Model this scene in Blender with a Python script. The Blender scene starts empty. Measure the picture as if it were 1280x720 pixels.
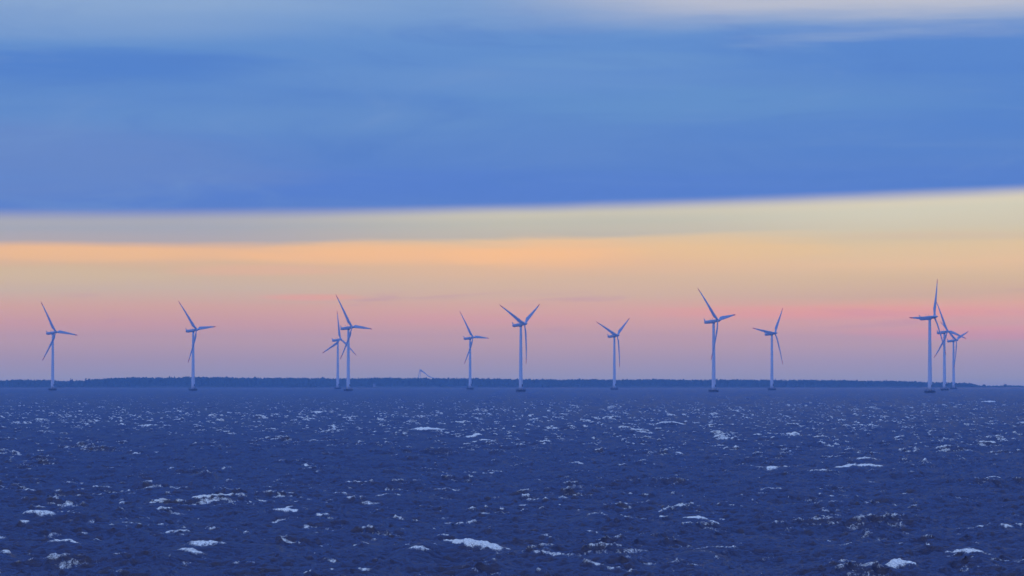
import bpy, bmesh, math, random
import numpy as np
from mathutils import Matrix, Vector

random.seed(7)
S = bpy.context.scene
COL = S.collection
R = math.radians

# ------------------------------------------------------------------ camera
RE = 7.4e6                       # earth radius with refraction: far water and land drop below eye level
EYE = 10.17
def drop(d2):
    return -d2 / (2 * RE)
cam = bpy.data.cameras.new('camera')
cam.sensor_width = 36.0
cam.lens = 112.5
cam.clip_start = 1.0
cam.clip_end = 60000
camo = bpy.data.objects.new('camera', cam)
COL.objects.link(camo)
camo.location = (0, 0, EYE)
camo.rotation_euler = (R(90) + math.atan(115.93 / 4000.0), 0, 0)
S.camera = camo

# ------------------------------------------------------------------ exposure
S.view_settings.view_transform = 'Standard'
S.view_settings.look = 'None'
S.view_settings.gamma = 1.0
S.view_settings.exposure = 0.0
S.view_settings.use_curve_mapping = False
S.cycles.use_denoising = True
S.cycles.max_bounces = 6
S.cycles.volume_bounces = 0

HAZE_DENSITY, HAZE_TOP, HAZE_FAR = 1.25e-4, 112.0, 7300.0
HAZE_GLOW = (0.050, 0.140, 0.52)       # what the air itself scatters towards the eye (measured)
def lin(c):
    out = []
    for v in c[:3]:
        v = v / 255.0
        out.append(v / 12.92 if v <= 0.04045 else ((v + 0.055) / 1.055) ** 2.4)
    return (out[0], out[1], out[2], 1.0)

def sky(c, e):
    """colour of the sky beyond the haze that is seen as c through it, at tangent of elevation e"""
    T = math.exp(-HAZE_DENSITY * min(HAZE_FAR, (HAZE_TOP - EYE) / max(e, 1e-4)))
    v = lin(c)
    return tuple(max(0.0, (v[i] - (1 - T) * HAZE_GLOW[i]) / T) for i in range(3)) + (1.0,)

# ------------------------------------------------------------------ node helper
class NT:
    def __init__(self, tree):
        self.t = tree
        tree.nodes.clear()
    def n(self, kind, **kw):
        nd = self.t.nodes.new(kind)
        for k, v in kw.items():
            setattr(nd, k, v)
        return nd
    def put(self, sock, v):
        if hasattr(v, 'is_output'):
            self.t.links.new(v, sock)
        else:
            sock.default_value = v
    def m(self, op, a, b=None, c=None, clamp=False):
        nd = self.n('ShaderNodeMath', operation=op, use_clamp=clamp)
        for i, v in enumerate((a, b, c)):
            if v is not None:
                self.put(nd.inputs[i], v)
        return nd.outputs[0]
    def step(self, v, lo, hi):
        nd = self.n('ShaderNodeMapRange', interpolation_type='SMOOTHSTEP')
        self.put(nd.inputs[0], v); self.put(nd.inputs[1], lo); self.put(nd.inputs[2], hi)
        return nd.outputs[0]
    def mix(self, f, a, b):
        nd = self.n('ShaderNodeMix', data_type='RGBA')
        self.put(nd.inputs[0], f); self.put(nd.inputs[6], a); self.put(nd.inputs[7], b)
        return nd.outputs[2]
    def noise(self, vec, scale, detail=3.0, rough=0.5, dist=0.0):
        nd = self.n('ShaderNodeTexNoise')
        self.put(nd.inputs['Vector'], vec)
        nd.inputs['Scale'].default_value = scale
        nd.inputs['Detail'].default_value = detail
        nd.inputs['Roughness'].default_value = rough
        nd.inputs['Distortion'].default_value = dist
        return nd.outputs[0]
    def ramp(self, fac, stops, span=1.0):
        nd = self.n('ShaderNodeValToRGB')
        e = nd.color_ramp.elements
        while len(e) > 1:
            e.remove(e[-1])
        for i, (p, c) in enumerate(stops):
            q = e[0] if i == 0 else e.new(p / span)
            q.position = p / span
            q.color = c if len(c) == 4 else lin(c)
        self.put(nd.inputs[0], fac)
        return nd.outputs[0]
    def comb(self, x, y, z):
        nd = self.n('ShaderNodeCombineXYZ')
        for i, v in enumerate((x, y, z)):
            self.put(nd.inputs[i], v)
        return nd.outputs[0]

# ------------------------------------------------------------------ world: dusk sky under a cloud deck
SUN_EL, SUN_ROT = R(2.5), R(-35)
world = bpy.data.worlds.new('World')
S.world = world
world.use_nodes = True
w = NT(world.node_tree)
co = w.n('ShaderNodeTexCoord').outputs['Generated']
sp = w.n('ShaderNodeSeparateXYZ'); w.put(sp.inputs[0], co)
dx, dy, dz = sp.outputs
hl = w.m('SQRT', w.m('ADD', w.m('MULTIPLY', dx, dx), w.m('ADD', w.m('MULTIPLY', dy, dy), 1e-6)))
elev = w.m('DIVIDE', dz, hl)                          # tangent of elevation
az = w.m('DIVIDE', dx, hl)                            # sine of azimuth
azc = w.m('MINIMUM', w.m('MAXIMUM', az, -0.4), 0.4)
# edge of the dark cloud deck, lower towards the left
edge = w.m('ADD', w.m('ADD', w.m('MULTIPLY', azc, 0.0231), 0.0549), w.m('MULTIPLY', w.m('MULTIPLY', azc, azc), 0.050))
streak = w.comb(w.m('MULTIPLY', az, 5.0), w.m('MULTIPLY', dy, 1.0), w.m('MULTIPLY', elev, 60.0))
streak_b = w.comb(w.m('MULTIPLY', az, 11.0), w.m('ADD', dy, 4.3), w.m('MULTIPLY', elev, 130.0))
streak_c = w.comb(w.m('MULTIPLY', az, 3.0), w.m('ADD', dy, 9.1), w.m('MULTIPLY', elev, 26.0))
n1 = w.m('SUBTRACT', w.noise(streak, 1.6, 4, 0.55, 0.3), 0.5)
n2 = w.m('SUBTRACT', w.noise(streak_b, 1.3, 5, 0.55, 0.5), 0.5)
n3 = w.m('SUBTRACT', w.noise(streak_c, 1.5, 3, 0.5, 0.4), 0.5)
t0 = w.m('DIVIDE', elev, edge)
inner = w.m('MULTIPLY', w.step(t0, 0.15, 0.5), w.m('SUBTRACT', 1.0, w.step(t0, 0.86, 0.96)))
warp = w.m('MULTIPLY', inner, w.m('ADD', w.m('MULTIPLY', n1, 0.085), w.m('MULTIPLY', n2, 0.035)))
t = w.m('ADD', t0, warp)
LEFT = [(-.05, (116,134,190)), (.019, (140,144,183)), (.123, (156,145,176)), (.24, (177,151,170)), (.335, (195,154,165)), (.43, (205,163,160)),
        (.547, (200,178,165)), (.665, (210,180,155)), (.726, (224,182,152)), (.783, (230,184,150)), (.808, (212,178,160)),
        (.835, (176,168,175)), (.90, (165,168,181)), (.962, (172,172,182)), (1.02, (186,174,184))]
MID = [(-.05, (116,134,190)), (.018, (140,144,183)), (.118, (159,147,176)), (.23, (181,153,170)), (.32, (198,158,166)), (.40, (208,164,163)),
       (.48, (205,175,163)), (.57, (211,180,160)), (.66, (225,184,154)), (.735, (232,188,152)), (.805, (222,192,160)),
       (.83, (192,183,172)), (.90, (190,188,176)), (.96, (204,198,181)), (1.02, (212,200,186))]
RIGHT = [(-.05, (116,134,190)), (.017, (140,144,183)), (.11, (157,147,179)), (.195, (176,152,173)), (.28, (192,155,169)), (.355, (209,158,166)),
         (.40, (212,165,160)), (.45, (200,170,160)), (.535, (208,180,158)), (.62, (222,188,159)), (.705, (220,192,160)),
         (.76, (210,192,166)), (.83, (206,197,178)), (.91, (208,203,185)), (.96, (215,206,186)), (1.02, (219,206,192))]
def warm(stops):
    return w.ramp(w.m('MULTIPLY', w.m('ADD', t, 0.05), 1 / 1.1), [(p + 0.05, sky(c, p * 0.0555)) for p, c in stops], 1.1)
low = w.mix(w.step(azc, -0.11, 0.01), warm(LEFT), warm(MID))
low = w.mix(w.step(azc, 0.02, 0.12), low, warm(RIGHT))
# pink and peach shreds that run along the lower band
shred = w.m('MULTIPLY', w.step(n2, 0.04, 0.22), w.m('MULTIPLY', w.step(t0, 0.24, 0.34), w.m('SUBTRACT', 1.0, w.step(t0, 0.46, 0.54))))
low = w.mix(w.m('MULTIPLY', shred, 0.45), low, lin((222,150,160)))
def patch(base, px, py, sx, sy, c, amt, rag=0.6):
    """a soft cloud shred: centre and half size given as seen from the deck, edges torn by the streak noise"""
    a0, e0 = (px - 640) / 4000, (476 - py) / 4000
    ua = w.m('MULTIPLY', w.m('SUBTRACT', az, a0), 4000 / sx)
    ue = w.m('MULTIPLY', w.m('SUBTRACT', elev, e0), 4000 / sy)
    r2 = w.m('ADD', w.m('MULTIPLY', ua, ua), w.m('MULTIPLY', ue, ue))
    f = w.m('SUBTRACT', 1.0, w.step(w.m('ADD', r2, w.m('MULTIPLY', w.m('ADD', n1, w.m('MULTIPLY', n2, 0.8)), rag * 4)), -0.1, 1.5))
    f = w.m('MULTIPLY', f, w.step(dy, 0.0, 0.3))
    return w.mix(w.m('MULTIPLY', f, amt), base, sky(c, max(e0, .005)))
for px, py, sx, sy, c, amt in ((130, 318, 190, 11, (242,190,143), .5), (480, 317, 210, 15, (249,190,142), .55), (690, 316, 130, 24, (249,192,144), .55), (900, 312, 160, 16, (232,194,148), .6),
                               (60, 345, 160, 12, (206,184,160), .5), (330, 338, 120, 8, (226,176,156), .5), (395, 372, 75, 5, (220,160,158), .8), (1030, 391, 230, 9, (222,152,158), .55), (1200, 416, 150, 10, (206,146,168), .5),
                               (620, 400, 150, 8, (206,152,166), .4), (760, 283, 200, 8, (196,190,176), .4), (1190, 296, 160, 6, (210,188,168), .6)):
    low = patch(low, px, py, sx, sy, c, amt)
# cloud deck
ec = w.m('ADD', elev, w.m('MULTIPLY', n3, 0.012))
deck = w.ramp(w.m('MULTIPLY', ec, 1 / 0.5, clamp=True),
              [(p, sky(c, p)) for p, c in ((0.0, (86,124,201)), (.052, (90,127,202)), (.060, (88,129,204)), (.070, (93,134,202)), (.082, (96,139,202)), (.095, (94,139,204)), (.105, (100,145,206)),
               (.118, (118,157,208)), (.15, (122,160,212)))] + [(.25, (.115, .33, 1.25, 1)), (.5, (.10, .32, 1.40, 1))], 0.5)
mott = w.comb(w.m('MULTIPLY', az, 9.0), w.m('ADD', dy, 2.0), w.m('MULTIPLY', elev, 38.0))
n4 = w.m('SUBTRACT', w.noise(mott, 1.4, 6, 0.62, 1.2), 0.5)
for px, py, sx, sy, c, amt in ((90, 82, 260, 26, (76,125,203), .7), (1190, 62, 330, 34, (80,128,206), .5), (1260, 150, 380, 55, (80,128,205), .6), (560, 236, 560, 22, (86,126,206), .6), (1200, 222, 260, 13, (82,125,204), .5),
                               (60, 34, 300, 26, (132,164,208), .6), (30, 205, 330, 50, (108,138,198), .7), (930, 128, 330, 26, (102,148,203), .7), (640, 96, 340, 20, (108,150,206), .6), (330, 150, 300, 20, (104,146,203), .5), (760, 75, 200, 12, (112,154,206), .5)):
    deck = patch(deck, px, py, sx, sy, c, amt, 0.5)
deck = w.mix(w.m('MULTIPLY', w.step(n4, 0.0, 0.28), 0.55), deck, lin((84,128,200)))
deck = w.mix(w.m('MULTIPLY', w.step(w.m('MULTIPLY', n4, -1.0), 0.02, 0.3), 0.5), deck, lin((124,158,206)))
deck = w.mix(w.m('MULTIPLY', w.step(n2, -0.02, 0.35), 0.16), deck, lin((122,160,208)))
deck = w.mix(0.14, deck, lin((100,138,199)))
# cream break in the deck high on the right, paler wisps high on the left
brk = w.m('ADD', elev, w.m('ADD', w.m('MULTIPLY', n1, 0.016), w.m('MULTIPLY', n2, 0.008)))
cream_band = w.m('MULTIPLY', w.step(brk, 0.1045, 0.1235), w.m('SUBTRACT', 1.0, w.step(brk, 0.14, 0.2)))
deck = w.mix(w.m('MULTIPLY', cream_band, w.m('MULTIPLY', w.step(az, -0.03, 0.07), 0.85)), deck, lin((206,204,208)))
wisp = w.m('MULTIPLY', w.m('MULTIPLY', cream_band, w.m('SUBTRACT', 1.0, w.step(az, -0.12, 0.03))), 0.55)
deck = w.mix(wisp, deck, lin((165,188,214)))
ew = w.m('ADD', elev, w.m('ADD', w.m('MULTIPLY', n1, 0.0014), w.m('MULTIPLY', n2, 0.0010)))
sky_col = w.mix(w.step(w.m('SUBTRACT', ew, w.m('SUBTRACT', edge, 0.0013)), -0.0024, 0.0030), low, deck)
# open twilight sky shows through the deck only far above the picture
nish = w.n('ShaderNodeTexSky', sky_type='NISHITA')
nish.sun_disc = False
nish.sun_elevation = SUN_EL
nish.sun_rotation = SUN_ROT
nish_s = w.n('ShaderNodeVectorMath', operation='MULTIPLY_ADD'); w.put(nish_s.inputs[0], nish.outputs[0])
nish_s.inputs[1].default_value = (0.08, 0.08, 0.08); nish_s.inputs[2].default_value = (0.85, 1.0, 1.22)
sky_col = w.mix(w.step(elev, 0.7, 2.6), sky_col, nish_s.outputs[0])
bg = w.n('ShaderNodeBackground'); w.put(bg.inputs[0], sky_col); bg.inputs[1].default_value = 1.0
wo = w.n('ShaderNodeOutputWorld'); w.put(wo.inputs[0], bg.outputs[0])
world.cycles.sampling_method = 'MANUAL'
world.cycles.sample_map_resolution = 1024

# ------------------------------------------------------------------ sun, low and veiled
sl = bpy.data.lights.new('sun', 'SUN')
sl.energy = 0.25
sl.angle = R(12)
sl.color = (1.0, 0.86, 0.78)
slo = bpy.data.objects.new('sun', sl)
COL.objects.link(slo)
slo.rotation_euler = (R(84), 0, R(-50))

# ------------------------------------------------------------------ object helpers
def link(name, me, mat=None, parent=None):
    o = bpy.data.objects.new(name, me)
    COL.objects.link(o)
    if mat: me.materials.append(mat)
    if parent: o.parent = parent
    return o
def tag(o, label=None, cat=None, group=None, kind=None):
    for k, v in (('label', label), ('category', cat), ('group', group), ('kind', kind)):
        if v: o[k] = v
    return o
def empty(name, loc, rz=0.0):
    o = bpy.data.objects.new(name, None)
    COL.objects.link(o)
    o.location = loc
    o.rotation_euler = (0, 0, rz)
    o.empty_display_size = 2
    return o
def from_bm(name, bm, mat, parent=None, smooth=True):
    me = bpy.data.meshes.new(name)
    bmesh.ops.recalc_face_normals(bm, faces=bm.faces)
    bm.to_mesh(me); bm.free()
    if smooth:
        for p in me.polygons: p.use_smooth = True
    return link(name, me, mat, parent)
def loft(bm, rings, cap=True):
    vs = [[bm.verts.new(p) for p in r] for r in rings]
    n = len(vs[0])
    for a, b in zip(vs, vs[1:]):
        for i in range(n):
            bm.faces.new((a[i], a[(i + 1) % n], b[(i + 1) % n], b[i]))
    if cap:
        bm.faces.new(vs[0][::-1]); bm.faces.new(vs[-1])
    return vs
def lathe(bm, prof, n=32, c=(0, 0)):
    loft(bm, [[(c[0] + r * math.cos(2 * math.pi * i / n), c[1] + r * math.sin(2 * math.pi * i / n), z) for i in range(n)] for r, z in prof])
def rod(bm, p, q, r0, r1=None, n=8):
    p, q = Vector(p), Vector(q); r1 = r0 if r1 is None else r1
    d = (q - p).normalized(); a = d.orthogonal().normalized(); b = d.cross(a)
    f = lambda c, r: [tuple(c + r * (math.cos(2 * math.pi * i / n) * a + math.sin(2 * math.pi * i / n) * b)) for i in range(n)]
    loft(bm, [f(p, r0), f(q, r1)])
def box(bm, lo, hi):
    bmesh.ops.create_cube(bm, size=1.0, matrix=Matrix.Translation([(a + b) / 2 for a, b in zip(lo, hi)]) @ Matrix.Diagonal([b - a for a, b in zip(lo, hi)] + [1]))

def paint(name, col, rough=0.5, vary=0.1, scale=0.6, spec=0.4):
    m = bpy.data.materials.new(name); m.use_nodes = True
    k = NT(m.node_tree)
    oc = k.n('ShaderNodeTexCoord').outputs['Object']
    f = k.noise(oc, scale, 5, 0.6)
    a = tuple(c * (1 - vary) for c in col) + (1,); b = tuple(min(1, c * (1 + vary)) for c in col) + (1,)
    p = k.n('ShaderNodeBsdfPrincipled')
    k.put(p.inputs['Base Color'], k.mix(f, a, b))
    p.inputs['Roughness'].default_value = rough
    p.inputs['Specular IOR Level'].default_value = spec
    o = k.n('ShaderNodeOutputMaterial'); k.put(o.inputs[0], p.outputs[0])
    return m
M_TOWER = paint('tower_paint', (0.66, 0.70, 0.73), 0.45, 0.06)
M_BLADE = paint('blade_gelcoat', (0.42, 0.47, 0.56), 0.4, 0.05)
M_RED = paint('red_tip_paint', (0.90, 0.10, 0.07), 0.45, 0.1)
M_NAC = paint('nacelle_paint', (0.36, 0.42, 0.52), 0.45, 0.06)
M_CONC = paint('wet_dark_concrete', (0.035, 0.035, 0.045), 0.8, 0.35, 0.8, 0.2)
M_DARK = paint('dark_metal', (0.05, 0.055, 0.06), 0.6)

# ------------------------------------------------------------------ sea
def smooth(x, a, b):
    u = np.clip((x - a) / (b - a), 0, 1)
    return u * u * (3 - 2 * u)
rng = np.random.default_rng(12)
WIND = math.atan2(math.cos(R(46)), -math.sin(R(46)))    # waves run from right foreground to left distance
KP = 2 * math.pi / 17.0
SIG = 0.26
class Tile:
    def __init__(self, N, L, kmin, kmax, amp, wander=0.0):
        self.N, self.L = N, L
        k1 = 2 * np.pi * np.fft.fftfreq(N, L / N).astype(np.float64)
        ky, kx = np.meshgrid(k1, k1, indexing='ij')
        k = np.hypot(kx, ky); k[0, 0] = 1
        F = k ** -4.0 * np.exp(-1.25 * (KP / k) ** 2)
        th = np.arctan2(ky, kx) - WIND
        sp_ = 4.0 if kmin == 0 else 1.6
        F *= np.abs(np.cos(th / 2)) ** (2 * sp_) + 0.02
        F *= (k >= kmin) & (k < kmax); F[0, 0] = 0
        z = (rng.standard_normal((N, N)) + 1j * rng.standard_normal((N, N))) * np.sqrt(F) * (2 * np.pi / L)
        self.z, self.k, self.kx, self.ky, self.amp = z, k, kx, ky, amp
        self.om = np.sqrt(9.81 * k)
    def f(self, spec):
        return (np.fft.ifft2(spec).real * self.N ** 2 * self.amp).astype(np.float32)
    def build(self, chop):
        z = self.z
        self.h = self.f(z)
        self.dx = self.f(1j * self.kx / self.k * z) * chop
        self.dy = self.f(1j * self.ky / self.k * z) * chop
    def jac(self, t, chop):
        z = self.z * np.exp(-1j * self.om * t)
        xx = self.f(-self.kx ** 2 / self.k * z) * chop
        yy = self.f(-self.ky ** 2 / self.k * z) * chop
        xy = self.f(-self.kx * self.ky / self.k * z) * chop
        return (1 + xx) * (1 + yy) - xy * xy
    def lookup(self, a, x, y):
        return bil(a, x / self.L * self.N, y / self.L * self.N)
def bil(a, u, v):
    N = a.shape[0]
    iu = np.floor(u).astype(np.int64); iv = np.floor(v).astype(np.int64)
    fu = (u - iu).astype(np.float32); fv = (v - iv).astype(np.float32)
    i0 = iu % N; i1 = (iu + 1) % N; j0 = iv % N; j1 = (iv + 1) % N
    return (a[j0, i0] * (1 - fu) + a[j0, i1] * fu) * (1 - fv) + (a[j1, i0] * (1 - fu) + a[j1, i1] * fu) * fv
CHOP = 1.15
A = Tile(2048, 620.0, 0.0, 2 * np.pi / 1.3, 1.0)
s0 = A.f(A.z).std(); AMP = SIG / s0
A.amp = AMP
A.build(CHOP)
B = Tile(512, 47.0, 2 * np.pi / 1.3, 2 * np.pi / 0.28, AMP * 1.9)
B.build(0.9)
# white water: where the surface folds, and trails left by crests that broke a moment ago
foamA = np.zeros_like(A.h)
for lag in (3.6, 3.0, 2.4, 1.8, 1.2, 0.6, 0.0):
    J = A.jac(-lag, CHOP * 1.15)
    hi, lo = np.percentile(J[::4, ::4], [3.4, 0.5])
    foamA = np.maximum(foamA * 0.72, 1 - smooth(J, lo, hi))
# smooth random fields for patchiness
def rough_field(N, power):
    k1 = np.fft.fftfreq(N) * N
    ky, kx = np.meshgrid(k1, k1, indexing='ij'); k = np.hypot(kx, ky); k[0, 0] = 1
    z = (rng.standard_normal((N, N)) + 1j * rng.standard_normal((N, N))) * k ** -power; z[0, 0] = 0
    f = np.fft.ifft2(z).real
    return (f / f.std()).astype(np.float32)
PATCH = rough_field(512, 1.5)
RAG = rough_field(512, 1.25)

def px_to_d(py):
    q = (py - 475.93) / 4000.0
    return RE * (q - math.sqrt(q * q - 2 * EYE / RE))
# single breaking crests: pixel centre, length and crest lift in metres, front-face spill, slant of the crest line
CRESTS = [
    (258, 690, 4.8, 0.34, 1.5, 0.10, 1.0), (332, 690, 1.5, 0.26, 1.1, -0.2, 0.8), (620, 690, 4.2, 0.42, 1.7, -0.22, 1.0), (262, 600, 2.8, 0.60, 2.6, -0.28, 1.1),
    (292, 605, 1.9, 0.25, 0.8, -0.1, 0.8), (975, 588, 5.4, 0.34, 2.4, -0.05, 1.1), (1062, 586, 5.0, 0.22, 1.3, 0.02, 0.8), (1030, 592, 3.0, 0.2, 1.0, -0.2, 0.8), (525, 540, 8.0, 0.40, 2.6, -0.05, 1.0),
    (723, 538, 8.0, 0.42, 3.0, 0.0, 1.1), (828, 532, 8.0, 0.34, 2.0, -0.05, 1.0), (196, 534, 5.4, 0.34, 2.4, 0.0, 1.1), (870, 655, 1.9, 0.34, 1.6, 0.0, 0.9),
    (1120, 710, 1.5, 0.36, 1.5, -0.3, 1.0), (425, 622, 2.4, 0.4, 1.3, 0.2, 0.9), (480, 627, 4.4, 0.3, 1.0, -0.05, 0.8), (86, 686, 2.5, 0.22, 0.9, -0.1, 0.9), (40, 651, 2.6, 0.25, 1.4, 0.0, 0.75),
    (157, 657, 2.6, 0.2, 0.8, 0.0, 0.8), (605, 555, 5.0, 0.3, 1.6, 0.0, 1.0), (598, 548, 3.6, 0.4, 1.8, 0.0, 0.9), (990, 546, 3.4, 0.36, 2.4, 0.0, 1.0), (1155, 583, 1.0, 0.45, 1.8, 0.0, 1.1),
    (379, 584, 1.0, 0.36, 1.4, 0.0, 1.1), (355, 646, 2.0, 0.22, 0.9, 0.0, 0.8), (313, 511, 10., 0.4, 2.6, -0.02, 0.9), (400, 518, 7.0, 0.4, 2.6, 0.0, 0.9), (930, 521, 8.0, 0.36, 2.6, 0.0, 0.9), (1232, 504, 8.0, 0.5, 3.5, -0.02, 1.0),
    (530, 692, 1.3, 0.25, 0.9, 0.1, 0.7), (460, 688, 1.2, 0.2, 0.7, 0.0, 0.8), (12, 699, 1.6, 0.22, 0.9, -0.1, 0.9), (1205, 695, 2.2, 0.2, 0.7, 0.1, 0.6), (650, 635, 2.0, 0.2, 0.9, 0.0, 0.6), (712, 583, 2.5, 0.25, 1.2, 0.0, 0.75),
    (1240, 605, 2.6, 0.25, 1.3, 0.0, 0.8), (672, 608, 1.6, 0.3, 1.2, 0.0, 0.7), (1260, 668, 1.4, 0.2, 0.8, 0.0, 0.7), (945, 674, 1.6, 0.26, 0.9, -0.2, 0.7), (240, 699, 1.7, 0.2, 0.8, -0.2, 0.7), (412, 559, 1.6, 0.3, 1.5, 0.0, 1.0),
    (1080, 576, 3.0, 0.25, 1.2, 0.0, 0.8), (850, 571, 2.0, 0.25, 1.2, 0.0, 0.9), (165, 572, 2.2, 0.3, 1.4, 0.1, 0.8), (745, 650, 1.4, 0.2, 0.7, 0.0, 0.6), (890, 695, 2.4, 0.2, 0.8, 0.0, 0.7)]

# turbines: x, distance, heading of the nacelle and blade angle in degrees, label
TURB = [
    (-505.5, 3522.8, 54.3, 93.8, 'leftmost white wind turbine of the row, standing alone near the left edge of the photo'),
    (-335.0, 3362.6, 57.3, 83.2, 'white wind turbine standing alone between the leftmost turbine and the overlapping pair'),
    (-224.4, 4122.5, 51.3, 1.8, 'smaller turbine of the overlapping pair, behind left, one blade straight up'),
    (-164.1, 3208.7, 55.7, 91.2, 'larger front turbine of the overlapping pair left of the photo centre'),
    (-51.7, 3948.3, 54.5, 90.0, 'small lone turbine right of the hazy peaked building, one blade pointing right'),
    (8.3, 3026.0, 54.1, 58.0, 'tall centre turbine with two raised blades forming a wide V'),
    (120.4, 3765.8, 50.6, 54.9, 'smaller turbine with raised V blades, standing right of the tall centre turbine'),
    (180.2, 2860.4, 55.3, 80.0, 'tall lone turbine whose lowest blade hangs in front of its tower, right of centre'),
    (292.1, 3597.9, 49.0, 38.4, 'lone turbine left of the right-hand cluster, with one blade swept left'),
    (352.4, 2699.5, 54.0, 28.2, 'largest turbine, front left of the right-hand cluster of three, one blade level left'),
    (470.4, 3482.2, 45.8, 100.6, 'middle turbine of the right-hand cluster of three'),
    (578.3, 4192.1, 48.3, 70.4, 'smallest, farthest turbine at the right end of the right-hand cluster of three')]
NBIG = len(CRESTS)
rc = random.Random(21)
for _ in range(380):
    py = 494 + 226 * rc.random() ** 1.25
    px = rc.uniform(-120, 1400)
    big = rc.random() ** 2.5
    sc = min(2.2, 60.0 / (py - 476) + 0.55)                   # only the larger crests carry far
    CRESTS.append((px, py, (0.8 + 3.8 * big) * sc, (0.08 + 0.18 * rc.random()) * min(1.5, sc), (0.35 + 0.6 * rc.random()) * sc, rc.uniform(-.25, .2), 0.55 + 0.4 * rc.random()))

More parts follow.
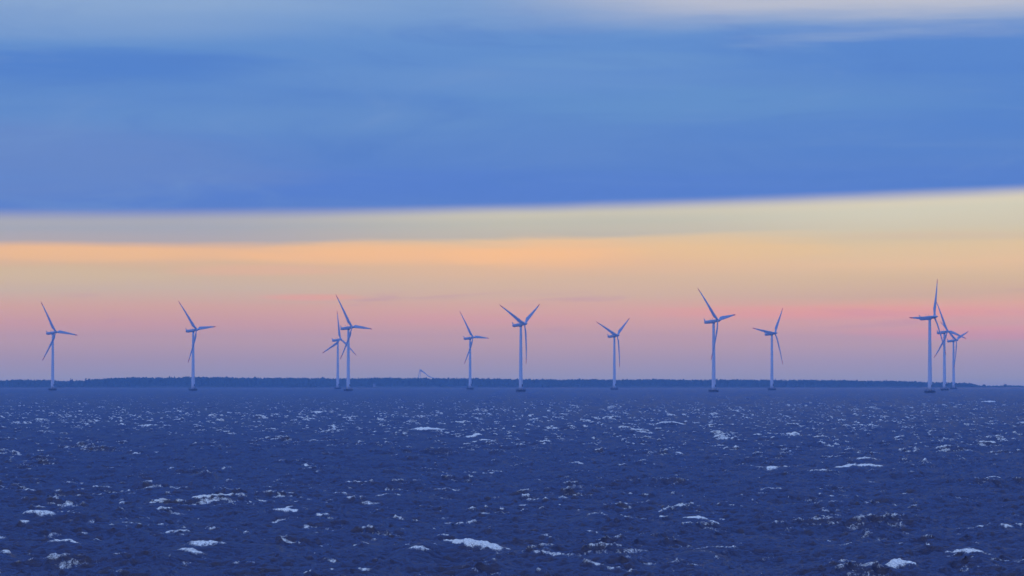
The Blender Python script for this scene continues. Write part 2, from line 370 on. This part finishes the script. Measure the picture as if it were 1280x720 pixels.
def sea():
    ys = [-2500.0, -1200., -500., -200., -60., 0., 30., 60., 90.]
    y = 100.0
    while y < 4750:
        ys.append(y)
        y += max(0.15, 0.00108 * y) if y > 140 else 0.5
    while y < 7100:
        ys.append(y); y += 0.012 * y
    ys.append(7200.)
    ys = np.array(ys)
    tin = np.linspace(-1, 1, 1750)
    NC, NR = len(tin) + 8, len(ys)
    half = 0.168 * np.maximum(ys, 0) + 45
    X = np.empty((NR, NC), np.float32)
    X[:, 4:-4] = half[:, None] * tin[None, :]
    for j, q in enumerate((3200., 2400., 1.6, 1.12)):
        v = half + (q if q > 10 else (q - 1) * half + (q - 1) * 400)
        if q > 10: v = np.full(NR, q) + 0 * half
        X[:, j] = -v; X[:, NC - 1 - j] = v
    Y = np.repeat(ys.astype(np.float32)[:, None], NC, 1)
    Z = np.zeros_like(X); FO = np.zeros_like(X); PX = X.copy(); PY = Y.copy()
    CH = 200
    for a in range(0, NR, CH):
        sl_ = slice(a, min(NR, a + CH))
        x = X[sl_].astype(np.float64); yy = Y[sl_].astype(np.float64)
        fade = np.ones_like(x, dtype=np.float32)
        fade[:, :3] = 0; fade[:, -3:] = 0
        fade *= ((yy >= 60) & (yy < 6000)).astype(np.float32)
        gust = 1 + 0.16 * bil(PATCH, x / 170 * 5, yy / 170 * 5).clip(-2, 2)
        h = A.lookup(A.h, x, yy) * gust; ddx = A.lookup(A.dx, x, yy) * gust; ddy = A.lookup(A.dy, x, yy) * gust
        c, s = math.cos(0.35), math.sin(0.35)
        xb, yb = x * c + yy * s, -x * s + yy * c
        nearB = (1 - smooth(yy, 900, 2200)).astype(np.float32)
        h2 = B.lookup(B.h, xb, yb) * nearB; bx = B.lookup(B.dx, xb, yb) * nearB; by = B.lookup(B.dy, xb, yb) * nearB
        h += h2; ddx += bx * c - by * s; ddy += bx * s + by * c
        gate = smooth(bil(PATCH, x / 60 * 5 + 71, yy / 60 * 5 + 13) * 0.8 + bil(RAG, x * 0.9, yy * 0.7) * 0.35, -0.9, 1.1)
        fo = A.lookup(foamA, x, yy) * (0.25 + 0.75 * gate)
        fo *= (1.0 - 0.62 * smooth(yy, 450, 1900)).astype(np.float32)
        Z[sl_] = h * fade; PX[sl_] = x + ddx * fade; PY[sl_] = yy + ddy * fade; FO[sl_] = fo * fade
    for ci, (px, py, ln, up, spill, slant, st) in enumerate(CRESTS):
        if ci < NBIG: ln *= 1.2; up *= 1.45 if py < 620 else 0.95
        d = px_to_d(py); cx = (px - 640) / 4000 * d
        r0 = np.searchsorted(ys, d - 8 - spill * 2); r1 = np.searchsorted(ys, d + 8 + spill)
        xs = X[r0:r1]; yv = Y[r0:r1]
        cols = np.where((np.abs(xs - cx) < ln * 0.9 + 2).any(0))[0]
        if len(cols) == 0: continue
        c0, c1 = cols[0], cols[-1] + 1
        xs = xs[:, c0:c1].astype(np.float64); yv = yv[:, c0:c1].astype(np.float64)
        u = (xs - cx) / (ln / 2)
        skew = ((ci * 7) % 5 - 2) * 0.3
        u = u + 0.22 * bil(RAG, xs / ln * 14 + ci * 23, yv * 2.0)
        wob = bil(RAG, xs / ln * 9 + ci * 37, xs * 0 + ci * 11.0)
        v = yv - d - (slant * 4) * (xs - cx) - wob * 0.30 * spill * 0.6
        lump = np.clip(0.72 + 0.34 * bil(RAG, xs * 9.0 + ci * 17, xs * 0 + ci * 5.0), 0.05, 1.3)
        env = np.exp(-(np.abs(u + skew * 0.25) / 0.8) ** 2.0) * (0.35 + 0.65 * lump)
        ridge = np.where(v < 0, np.exp(-(v / (0.75 * spill + 0.4)) ** 2), np.exp(-(v / 2.6) ** 2))
        big = ci < NBIG
        if big:                      # a breaking crest stands clear of the smaller swell around it
            calm = (0.6 * np.exp(-(v / 3.5) ** 2 - u ** 2 / 1.6)).astype(np.float32)
            Z[r0:r1, c0:c1] *= 1 - calm
            PX[r0:r1, c0:c1] += (X[r0:r1, c0:c1] - PX[r0:r1, c0:c1]) * calm
            PY[r0:r1, c0:c1] += (Y[r0:r1, c0:c1] - PY[r0:r1, c0:c1]) * calm
        Z[r0:r1, c0:c1] += ((0.9 if big else 0.72) * up * env * ridge + (0.3 if big else 0.0) * np.exp(-(v / 5) ** 2 - u ** 2 / 2)).astype(np.float32)
        rag = bil(RAG, xs * 7 + ci * 29, yv * 1.4 + ci * 3) * 0.6 + bil(RAG, xs * 20 + ci * 9, yv * 3) * 0.4
        e2 = np.exp(-(np.abs(u) / 0.85) ** 2.6)
        lip = np.exp(-((v + 0.08) / 0.24) ** 2) * (0.5 + 0.6 * lump)
        apron = np.where(v < 0, np.exp(-(v / (spill * (1.0 if big else 0.8) * np.clip(1 + skew * 1.3 * u, 0.25, 1.6))) ** 2), np.exp(-(v / 0.3) ** 2)) * (smooth(lump, 0.0, 0.7) if big else smooth(lump, 0.35, 1.15))
        mask = e2 * np.maximum(lip, (0.8 if big else 0.5) * apron)
        fo = (1.0 if big else 0.75) * st * (1.15 if big else 1.0) * smooth(mask + 0.46 * rag * np.sqrt(mask), 0.22, 1.0)
        FO[r0:r1, c0:c1] = np.maximum(FO[r0:r1, c0:c1], fo.astype(np.float32))
    for tx, td in [(a[0], a[1]) for a in TURB]:          # wash round the foundations
        r0, r1 = np.searchsorted(ys, td - 12), np.searchsorted(ys, td + 12)
        rr = np.hypot(X[r0:r1] - tx, Y[r0:r1] - td)
        ring = np.exp(-((rr - 5.2) / 1.6) ** 2) * 0.55 * (0.6 + 0.4 * bil(RAG, X[r0:r1].astype(np.float64) * 3, Y[r0:r1].astype(np.float64) * 3))
        FO[r0:r1] = np.maximum(FO[r0:r1], ring.astype(np.float32))
    Z += FO * (0.05 + 0.06 * bil(RAG, X.astype(np.float64) * 16, Y.astype(np.float64) * 5))
    Z += drop((X.astype(np.float64) ** 2 + Y.astype(np.float64) ** 2)).astype(np.float32)
    co_ = np.stack([PX, PY, Z], -1).reshape(-1, 3).astype(np.float32)
    i = (np.arange(NR - 1)[:, None] * NC + np.arange(NC - 1)[None, :])
    quads = np.stack([i, i + 1, i + 1 + NC, i + NC], -1).reshape(-1, 4).astype(np.int32)
    me = bpy.data.meshes.new('sea')
    nq = len(quads)
    me.vertices.add(len(co_)); me.vertices.foreach_set('co', co_.ravel())
    me.loops.add(nq * 4); me.loops.foreach_set('vertex_index', quads.ravel())
    me.polygons.add(nq); me.polygons.foreach_set('loop_start', np.arange(nq, dtype=np.int32) * 4)
    me.polygons.foreach_set('use_smooth', np.ones(nq, dtype=bool))
    at = me.attributes.new('foam', 'FLOAT', 'POINT'); at.data.foreach_set('value', FO.ravel())
    me.update()
    return me

def water_material():
    m = bpy.data.materials.new('sea_water'); m.use_nodes = True
    k = NT(m.node_tree)
    oc = k.n('ShaderNodeTexCoord').outputs['Object']
    at = k.n('ShaderNodeAttribute', attribute_name='foam').outputs['Fac']
    st = k.n('ShaderNodeVectorMath', operation='MULTIPLY'); k.put(st.inputs[0], oc); st.inputs[1].default_value = (1.0, 0.16, 1.3)
    nz = k.noise(st.outputs[0], 3.0, 7, 0.7, 0.6)
    nf = k.noise(st.outputs[0], 13.0, 4, 0.65)
    nn = k.m('ADD', k.m('MULTIPLY', k.m('SUBTRACT', nz, 0.5), 2.0), k.m('MULTIPLY', k.m('SUBTRACT', nf, 0.5), 0.9))
    fac = k.step(k.m('ADD', at, k.m('MULTIPLY', nn, 1.0)), 0.24, 0.80)
    fac = k.m('MULTIPLY', fac, k.step(at, 0.02, 0.2))
    fcol = k.mix(k.step(nf, 0.3, 0.65), (0.52, 0.52, 0.46, 1), (0.95, 0.92, 0.74, 1))
    rip = k.noise(oc, 1.6, 7, 0.66)
    bp = k.n('ShaderNodeBump'); bp.inputs['Strength'].default_value = 0.85; bp.inputs['Distance'].default_value = 0.24
    k.put(bp.inputs['Height'], rip)
    body = k.n('ShaderNodeBsdfDiffuse'); body.inputs[0].default_value = (0.029, 0.023, 0.040, 1)
    gl = k.n('ShaderNodeBsdfGlossy'); gl.inputs['Color'].default_value = (0.88, 0.90, 1.0, 1); gl.inputs['Roughness'].default_value = 0.09
    k.put(body.inputs['Normal'], bp.outputs[0]); k.put(gl.inputs['Normal'], bp.outputs[0])
    fr = k.n('ShaderNodeFresnel'); fr.inputs['IOR'].default_value = 1.333; k.put(fr.inputs['Normal'], bp.outputs[0])
    # choppy water never mirrors fully at a glancing angle: its small facets shade each other
    rf = k.m('DIVIDE', fr.outputs[0], k.m('ADD', k.m('MULTIPLY', fr.outputs[0], 2.5), 1.0))
    wp = k.n('ShaderNodeMixShader'); k.put(wp.inputs[0], rf); k.put(wp.inputs[1], body.outputs[0]); k.put(wp.inputs[2], gl.outputs[0])
    fp = k.n('ShaderNodeBsdfPrincipled')
    k.put(fp.inputs['Base Color'], fcol)
    fp.inputs['Roughness'].default_value = 0.9
    fp.inputs['Specular IOR Level'].default_value = 0.1
    fb = k.n('ShaderNodeBump'); fb.inputs['Strength'].default_value = 0.6; fb.inputs['Distance'].default_value = 0.12
    k.put(fb.inputs['Height'], nf); k.put(fp.inputs['Normal'], fb.outputs[0])
    mx = k.n('ShaderNodeMixShader'); k.put(mx.inputs[0], fac); k.put(mx.inputs[1], wp.outputs[0]); k.put(mx.inputs[2], fp.outputs[0])
    o = k.n('ShaderNodeOutputMaterial'); k.put(o.inputs[0], mx.outputs[0])
    return m
tag(link('sea', sea(), water_material()), kind='structure')

# ------------------------------------------------------------------ shore land
def z_at(py, d):                    # height above the curved sea surface's tangent plane
    return EYE - (py - 475.93) * d / 4000.0
SKY = [(-900, 475), (-400, 473), (-100, 475.5), (0, 476), (10, 475), (50, 475), (66, 476.2), (78, 476.6), (90, 475.6), (97, 476.3), (103, 474.6), (112, 474.4),
       (130, 473), (150, 472.2), (200, 472.0), (232, 471.4), (270, 471.5), (290, 472.2), (330, 472.6), (375, 472.6), (410, 473.2), (440, 473.4), (458, 473.4), (465, 472.3),
       (500, 472.9), (540, 473.0), (600, 473.2), (640, 474.2), (690, 474.3), (700, 474.9), (740, 474.1), (770, 474.8), (800, 474.8), (830, 474.1), (850, 475), (920, 475),
       (1000, 475.2), (1060, 475.6), (1100, 476.5), (1115, 475.9), (1128, 476.2), (1150, 477.4), (1180, 478.2), (1197, 478.4), (1206, 479.2), (1213, 478.8), (1220, 479.3), (1226, 480.7), (1231, 482.6),
       (1236, 484.4), (1250, 485.8), (1300, 486.5)]
LOWC = [(1200, 484.0), (1222, 482.4), (1228, 481.6), (1236, 481.9), (1250, 482.1), (1262, 481.8), (1280, 482.0), (1400, 481.8), (1700, 481.5), (2200, 482)]
def interp(tab, v):
    return float(np.interp(v, [a for a, b in tab], [b for a, b in tab]))
def land(name, tab, d, x0, x1, step, depth, frac, mat):
    bm = bmesh.new(); rows = []
    xs = np.arange(x0, x1, step)
    off = [(-8, -3.0), (0, -0.25), (6, 0.8), (14, 1.6), (26, None), (60, None), (depth, None), (depth + 60, -3.0)]
    rn = random.Random(3)
    for px in xs:
        r = []
        jit = 5 * math.sin(px * 0.021) + 3 * math.sin(px * 0.083 + 1)
        x = (px - 640) / 4000 * d
        base = drop(x * x + d * d)
        top = max(0.6, z_at(interp(tab, px), d) - base)
        for o, h in off:
            if h is None:
                h = max(0.3, top * frac * (0.55 if o < 30 else 1.0)) + rn.uniform(-.3, .3)
            r.append(bm.verts.new((x, d + o + jit, base + h)))
        rows.append(r)
    for a, b in zip(rows, rows[1:]):
        for i in range(len(off) - 1):
            bm.faces.new((a[i], b[i], b[i + 1], a[i + 1]))
    return tag(from_bm(name, bm, mat), kind='structure')
def land_material():
    m = bpy.data.materials.new('shore_ground'); m.use_nodes = True
    k = NT(m.node_tree)
    g = k.n('ShaderNodeTexCoord').outputs['Object']
    f = k.noise(g, 0.12, 5, 0.6)
    col = k.mix(f, (0.03, 0.04, 0.022, 1), (0.07, 0.075, 0.045, 1))
    p = k.n('ShaderNodeBsdfPrincipled'); k.put(p.inputs['Base Color'], col); p.inputs['Roughness'].default_value = 0.95
    o = k.n('ShaderNodeOutputMaterial'); k.put(o.inputs[0], p.outputs[0])
    return m
M_LAND = land_material()
def leaf_material(name, a, b):
    m = bpy.data.materials.new(name); m.use_nodes = True
    k = NT(m.node_tree)
    g = k.n('ShaderNodeTexCoord').outputs['Object']
    f = k.noise(g, 0.35, 5, 0.7)
    p = k.n('ShaderNodeBsdfPrincipled'); k.put(p.inputs['Base Color'], k.mix(f, a, b)); p.inputs['Roughness'].default_value = 0.9
    p.inputs['Specular IOR Level'].default_value = 0.15
    o = k.n('ShaderNodeOutputMaterial'); k.put(o.inputs[0], p.outputs[0])
    return m
M_LEAF = leaf_material('wood_foliage', (0.022, 0.034, 0.016, 1), (0.06, 0.075, 0.035, 1))
M_BARK = paint('bark', (0.05, 0.04, 0.03), 0.9, 0.3, 2.0, 0.1)
D1, D2 = 5800.0, 6150.0
land('coast', SKY, D1, -1400, 1262, 4, 420, 0.35, M_LAND)
land('low_coast', LOWC, D2, 1120, 2600, 4, 420, 0.55, M_LAND)

# a unit crown made of leaf clumps round a lumpy core
def ico(sub):
    bm = bmesh.new(); bmesh.ops.create_icosphere(bm, subdivisions=sub, radius=1.0)
    v = np.array([p.co[:] for p in bm.verts]); f = np.array([[q.index for q in p.verts] for p in bm.faces]); bm.free()
    return v, f
ICO1, ICO2 = ico(1), ico(2)
def wood(name, tab, d, x0, x1, n, rows, seed, smin, smax):
    rn = np.random.default_rng(seed)
    V, Fc = [], []
    bv, bf = ICO2
    tot = 0
    for i in range(n):
        px = rn.uniform(x0, x1)
        row = rn.integers(0, rows)
        yo = 22 + row * 14 + rn.uniform(-6, 6)
        x = (px - 640) / 4000 * d
        base = drop(x * x + d * d)
        top = z_at(interp(tab, px), d) - base
        if top < 1.2: continue
        fr = min(1.0, 0.42 + 0.19 * row + rn.uniform(-.08, .08))
        H = top * fr
        if fr > 0.93: H = top * rn.uniform(0.95, 1.025)
        w_ = rn.uniform(smin, smax)
        hh = min(H * 0.7, w_ * rn.uniform(1.1, 2.2))
        con = rn.random() < 0.3
        dv = bv * (1 + rn.normal(0, 0.16, (len(bv), 1)))
        zz = dv[:, 2:3]
        tap = (1 - 0.45 * (zz + 1) / 2) if con else (1 - 0.15 * zz)
        sc = w_ * (0.62 if con else 1.0)
        P = np.concatenate([dv[:, :2] * tap * sc, zz * hh * (1.25 if con else 1.0)], 1)
        P += (x, d + yo, base + H - hh * (1.25 if con else 1.0))
        V.append(P); Fc.append(bf + tot); tot += len(bv)
    V = np.concatenate(V).astype(np.float32); Fc = np.concatenate(Fc).astype(np.int32)
    me = bpy.data.meshes.new(name)
    me.vertices.add(len(V)); me.vertices.foreach_set('co', V.ravel())
    me.loops.add(Fc.size); me.loops.foreach_set('vertex_index', Fc.ravel())
    me.polygons.add(len(Fc)); me.polygons.foreach_set('loop_start', np.arange(len(Fc), dtype=np.int32) * 3)
    me.update()
    return tag(link(name, me, M_LEAF), kind='stuff')
wood('shore_wood', SKY, D1, -1300, 1232, 11000, 6, 5, 2.8, 5.4)
wood('low_scrub', LOWC, D2, 1180, 2500, 2600, 4, 6, 2.4, 4.6)

def tree(px, py, d, wid, kind, label, foot=None, name='tree'):
    x = (px - 640) / 4000 * d
    y = d + 40
    base = drop(x * x + d * d) + (foot if foot is not None else 3.0)
    H = z_at(py, y) - base
    t = empty(name, (x, y, base))
    tag(t, label, 'tree', 'single trees along the far shore')
    bm = bmesh.new()
    rod(bm, (0, 0, -1.0), (0, 0, H * 0.75), 0.35, 0.12)
    rod(bm, (0, 0, H * 0.45), (wid * 0.3, 0.2, H * 0.7), 0.14, 0.06)
    rod(bm, (0, 0, H * 0.5), (-wid * 0.3, -0.2, H * 0.75), 0.14, 0.06)
    from_bm('trunk', bm, M_BARK, t)
    rn = np.random.default_rng(int(px * 7))
    bm = bmesh.new()
    bv, bf = ICO1
    for i in range(90):
        q = rn.uniform(0.25, 1.0)
        rad = wid * ((1.05 - q) * 0.9 if kind == 'spruce' else math.sqrt(max(0.05, 1 - ((q - 0.62) / 0.42) ** 2)) * 0.85)
        a = rn.uniform(0, 6.28); rr = rad * rn.uniform(0.35, 1.0)
        s = rn.uniform(0.35, 0.75) * (0.6 if kind == 'spruce' else 1.0) * min(1.5, wid / 2.2)
        P = bv * (1 + rn.normal(0, 0.2, (len(bv), 1))) * s + (rr * math.cos(a), rr * math.sin(a), q * H - s * 0.6)
        vs = [bm.verts.new(p) for p in P]
        for f in bf: bm.faces.new([vs[j] for j in f])
    from_bm('crown', bm, M_LEAF, t, smooth=False)
tree(84.6, 472.6, D1, 2.4, 'spruce', 'pointed dark spruce rising above the shore wood just right of the leftmost turbine', name='spruce_tree')
tree(86.8, 473.8, D1, 2.6, 'round', 'small round tree leaning against the pointed spruce on the left shore')
tree(104.0, 472.7, D1, 2.2, 'round', 'bushy tree at the left end of the higher wood, right of the pointed spruce')
tree(108.0, 473.4, D1, 3.4, 'round', 'broad round tree sloping down right of the bushy tree on the left shore')
tree(460.3, 471.2, D1, 1.5, 'spruce', 'thin spruce spike above the wood just right of the pair of overlapping turbines', name='spruce_tree')
tree(463.6, 471.0, D1, 1.2, 'spruce', 'thinnest spruce spike, second right of the pair of overlapping turbines', name='spruce_tree')
tree(470.6, 470.9, D1, 2.0, 'spruce', 'wider spruce top above the pale cottage on the far shore', name='spruce_tree')
tree(478.4, 471.3, D1, 1.5, 'spruce', 'spruce top right of the pale cottage, left of the hazy peaked structure', name='spruce_tree')
tree(1233.6, 480.6, D2, 3.4, 'round', 'low round tree on the flat coast just right of the headland', 1.2)
tree(1260.5, 480.3, D2, 3.6, 'round', 'low round tree beside the thin mast near the right edge', 1.2)
tree(1267.0, 481.6, D2, 2.6, 'round', 'smaller round bush tree at the right of the tree by the thin mast', 1.2)

# pale cottage in the wood
def cottage(px, py):
    d = D1 + 8
    x = (px - 640) / 4000 * d
    z = z_at(py, d)
    t = empty('cottage', (x, d, z - 2.0), R(15))
    tag(t, 'tiny pale cottage half hidden low in the dark shore wood', 'house')
    bm = bmesh.new(); box(bm, (-2.0, -1.8, -6), (2.0, 1.8, 2.6)); from_bm('wall', bm, paint('lime_wash', (0.34, 0.34, 0.33), 0.9), t, False)
    bm = bmesh.new()
    a = [(-2.3, -2.1, 2.603), (2.3, -2.1, 2.603), (2.3, 2.1, 2.603), (-2.3, 2.1, 2.603), (-2.3, 0, 4.3), (2.3, 0, 4.3)]
    v = [bm.verts.new(p) for p in a]
    for f in ((0, 1, 5, 4), (2, 3, 4, 5), (1, 2, 5), (3, 0, 4), (0, 3, 2, 1)): bm.faces.new([v[i] for i in f])
    from_bm('roof', bm, paint('slate', (0.07, 0.07, 0.08), 0.8), t, False)
    bm = bmesh.new(); box(bm, (-0.9, -1.86, 1.0), (-0.2, -1.80, 1.9)); from_bm('window', bm, M_DARK, t, False)
cottage(467.8, 480.4)

# thin mast on the low coast
def mast(px, ptop):
    x = (px - 640) / 4000 * D2
    b = drop(x * x + D2 * D2)
    t = empty('mast', (x, D2 + 30, b + 1.2))
    tag(t, 'thin dark mast above the low coast near the right edge', 'mast')
    h = z_at(ptop, D2) - b - 1.2
    bm = bmesh.new(); rod(bm, (0, 0, -1), (0, 0, h), 0.28, 0.16); from_bm('pole', bm, M_DARK, t)
    bm = bmesh.new(); rod(bm, (-0.8, 0, h * 0.8), (0.8, 0, h * 0.8), 0.1); from_bm('crossarm', bm, M_DARK, t)
mast(1257.6, 479.2)

# far sloping gallery on legs, almost lost in the haze
def sloping_tower():
    d = 7000.0
    k = d / 4000
    base = drop(d * d)
    t = empty('sloping_tower', ((526 - 640) * k, d, base))
    tag(t, 'pale hazy peak of a sloping tower curving down to the right behind the shore wood', 'tower')
    P = lambda px, py: ((px - 526) * k, z_at(py, d) - base)
    mt = paint('pale_cladding', (0.80, 0.76, 0.70), 0.8, 0.05)
    line = [(524.6, 462.3, 2.2), (526.8, 463.4, 2.3), (529.2, 465.0, 2.0), (531.8, 467.0, 1.7), (534.4, 469.3, 1.4), (537.5, 471.2, 1.1), (541, 472.4, .9), (547, 473.3, .8), (556, 474.2, .8)]
    bm = bmesh.new()
    rings = []
    for px, py, h in line:
        x, z = P(px, py); hz = h * k / 2
        rings.append([(x, -5, z - hz), (x, 5, z - hz), (x, 5, z + hz), (x, -5, z + hz)])
    loft(bm, rings)
    from_bm('ramp', bm, mt, t, False)
    for a, b, r in (((524.8, 462.6), (520.6, 476), .55), ((526.0, 463.4), (524.4, 476), .35)):
        (x0, z0), (x1, z1) = P(*a), P(*b)
        bm = bmesh.new(); rod(bm, (x0, 0, z0), (x1, 0, 0), r * k * .7, r * k); from_bm('leg', bm, mt, t)
sloping_tower()

# ------------------------------------------------------------------ wind turbines
HUBH, OVER, TILT, CONE = 64.0, 4.5, R(6.3), R(2.0)
def blade_meshes():
    n = 18
    def ring(r):
        q = r / 38.0
        if q < 0.18:
            f = smooth(np.float64(q), 0.04, 0.18); ch = 1.7 + (3.5 - 1.7) * f; thk = 1.7 * (1 - f) + 0.85 * f
        else:
            g = (q - 0.18) / 0.82; ch = 3.5 * (1 - g) ** 1.05 + 0.75 * g ** 0.6 * (1 if g < .96 else (1 - g) / .04 * .75 + .25); thk = ch * (0.24 - 0.08 * g)
            f = 1.0
        tw = R(14) * (1 - min(1, q * 1.15)) ** 1.5 + R(1)
        le = 0.85 * (1 - f) + f * min(1.0, 0.85 * (1 - 0.35 * q))       # leading edge ahead of the pitch axis
        pts = []
        bend = math.sin(CONE) * r + 1.9 * q * q
        for i in range(n):
            a = 2 * math.pi * i / n
            cx = math.cos(a)
            x = le - (1 - cx) / 2 * ch
            y = math.sin(a) * thk / 2 * ((1 - f) + f * (0.55 + 0.45 * cx))
            x2 = x * math.cos(tw) - y * math.sin(tw); y2 = -x * math.sin(tw) * 1.0 + y * math.cos(tw)
            pts.append((x2, y2 + bend, r))
        return pts
    bm = bmesh.new(); loft(bm, [ring(r) for r in np.concatenate([[0.7, 1.2, 2.0], np.linspace(3, 33, 21)])])
    tip = bmesh.new(); loft(tip, [ring(r) for r in np.linspace(33.0, 37.9, 7)])
    return bm, tip
def make_turbine():
    t = empty('wind_turbine', (0, 0, 0))
    bm = bmesh.new(); lathe(bm, [(1.85, 2.45), (1.80, 6), (1.62, 20), (1.45, 34), (1.28, 48), (1.12, 61.2), (1.12, 62.0)], 40)
    tw = from_bm('tower', bm, M_TOWER, t)
    for z in (24.0, 43.0):
        r = 1.845 - 0.0123 * (z - 2.45)
        bm = bmesh.new(); lathe(bm, [(r - .02, z - .12), (r + .035, z - .10), (r + .035, z + .10), (r - .02, z + .12)], 40)
        from_bm('flange', bm, M_TOWER, tw)
    bm = bmesh.new(); box(bm, (-0.55, -2.02, 5.2), (0.55, -1.6, 7.4)); from_bm('door', bm, M_DARK, tw, False)
    bm = bmesh.new(); lathe(bm, [(4.0, -6), (4.3, -0.5), (4.55, 0.2), (4.62, 1.2), (4.62, 2.2), (4.5, 2.4)], 40)
    fd = from_bm('foundation', bm, M_CONC, t)
    bm = bmesh.new()
    for i in range(20):
        a = 2 * math.pi * i / 20; rod(bm, (4.35 * math.cos(a), 4.35 * math.sin(a), 2.3), (4.35 * math.cos(a), 4.35 * math.sin(a), 3.5), 0.03, None, 6)
        b = 2 * math.pi * (i + 1) / 20
        for z in (2.95, 3.5): rod(bm, (4.35 * math.cos(a), 4.35 * math.sin(a), z), (4.35 * math.cos(b), 4.35 * math.sin(b), z), 0.025, None, 6)
    from_bm('railing', bm, M_DARK, fd)
    # nacelle, built along the tilted shaft (local -Y is upwind)
    T = Matrix.Translation((0, 0, HUBH)) @ Matrix.Rotation(-TILT, 4, 'X')
    def sect(y, wd, hi, lo, p=3.2, n=24):
        out = []
        for i in range(n):
            a = 2 * math.pi * i / n; c, s = math.cos(a), math.sin(a)
            out.append((math.copysign(abs(c) ** (2 / p), c) * wd, y, (lo + hi) / 2 + math.copysign(abs(s) ** (2 / p), s) * (hi - lo) / 2))
        return out
    bm = bmesh.new()
    loft(bm, [sect(-3.2, 1.15, 1.15, -1.15, 2.2), sect(-2.6, 1.35, 1.3, -1.4, 2.6), sect(-0.5, 1.5, 1.45, -1.7), sect(3.5, 1.5, 1.45, -1.75), sect(7.5, 1.4, 1.35, -1.6), sect(9.0, 1.2, 1.2, -1.3), sect(9.35, 0.9, 0.95, -1.0)])
    nc = from_bm('nacelle', bm, M_NAC, t); nc.matrix_local = T
    bm = bmesh.new()
    f = [(8.0, 1.2), (9.3, 1.1), (10.2, 3.5), (9.6, 3.5)]
    vs = [[bm.verts.new((sx, y, z)) for y, z in f] for sx in (-0.12, 0.12)]
    bm.faces.new(vs[0]); bm.faces.new(vs[1][::-1])
    for i in range(4): bm.faces.new((vs[0][i], vs[0][(i + 1) % 4], vs[1][(i + 1) % 4], vs[1][i]))
    from_bm('tail_fin', bm, M_NAC, nc, False)
    for y in (1.0, 3.4):
        bm = bmesh.new(); rod(bm, (0.3, y, 1.3), (0.3, y + .15, 2.9), 0.09, 0.06); rod(bm, (0.3, y - .3, 2.9), (0.3, y + .6, 2.9), 0.07)
        from_bm('wind_sensor', bm, M_DARK, nc)
    bm = bmesh.new(); lathe(bm, [(1.25, 61.95), (1.25, 62.75)], 32); from_bm('shaded_yaw_bearing', bm, M_DARK, t)  # ring at the yaw bearing; shade under the nacelle put into its dark colour
    bm = bmesh.new()
    n = 28
    loft(bm, [[(r * math.cos(2 * math.pi * i / n), y, r * math.sin(2 * math.pi * i / n)) for i in range(n)] for y, r in
              ((-3.25, 1.05), (-3.4, 1.35), (-5.4, 1.30), (-6.2, 1.08), (-7.0, 0.74), (-7.7, 0.36), (-8.1, 0.08))])
    hb = from_bm('hub', bm, M_NAC, t); hb.matrix_local = T
    bb, bt = blade_meshes()
    b0 = from_bm('blade', bb, M_BLADE, t)
    t0_ = from_bm('blade_tip', bt, M_RED, b0)
    for _ in range(2):
        b = b0.copy(); COL.objects.link(b); b.parent = t
        c = t0_.copy(); COL.objects.link(c); c.parent = b
    return t
def copy_tree(o, parent=None):
    c = o.copy(); COL.objects.link(c)
    if parent: c.parent = parent
    for ch in [q for q in o.children]:
        copy_tree(ch, c)
    return c
proto = make_turbine()
for i, (x, d, yaw, ph, label) in enumerate(TURB):
    o = proto if i == 0 else copy_tree(proto)
    o.location = (x, d, drop(x * x + d * d)); o.rotation_euler = (0, 0, R(yaw))
    tag(o, label, 'wind turbine', 'wind turbines standing in the sea')
    k = 0
    for ch in o.children:
        if ch.name.split('.')[0] == 'blade':
            ch.matrix_local = Matrix.Translation((0, 0, HUBH)) @ Matrix.Rotation(-TILT, 4, 'X') @ Matrix.Translation((0, -OVER, 0)) @ Matrix.Rotation(R(ph + 120 * k), 4, 'Y')
            k += 1

# ------------------------------------------------------------------ haze over the water
def haze():
    bm = bmesh.new(); box(bm, (-3300, -2700, -6.6), (3300, HAZE_FAR, HAZE_TOP))
    m = bpy.data.materials.new('sea_haze'); m.use_nodes = True
    k = NT(m.node_tree)
    v = k.n('ShaderNodeVolumePrincipled')
    v.inputs['Color'].default_value = (0.31, 0.60, 1.0, 1)
    v.inputs['Density'].default_value = HAZE_DENSITY
    o = k.n('ShaderNodeOutputMaterial'); k.put(o.inputs['Volume'], v.outputs[0])
    tag(from_bm('haze', bm, m, None, False), kind='stuff')
haze()
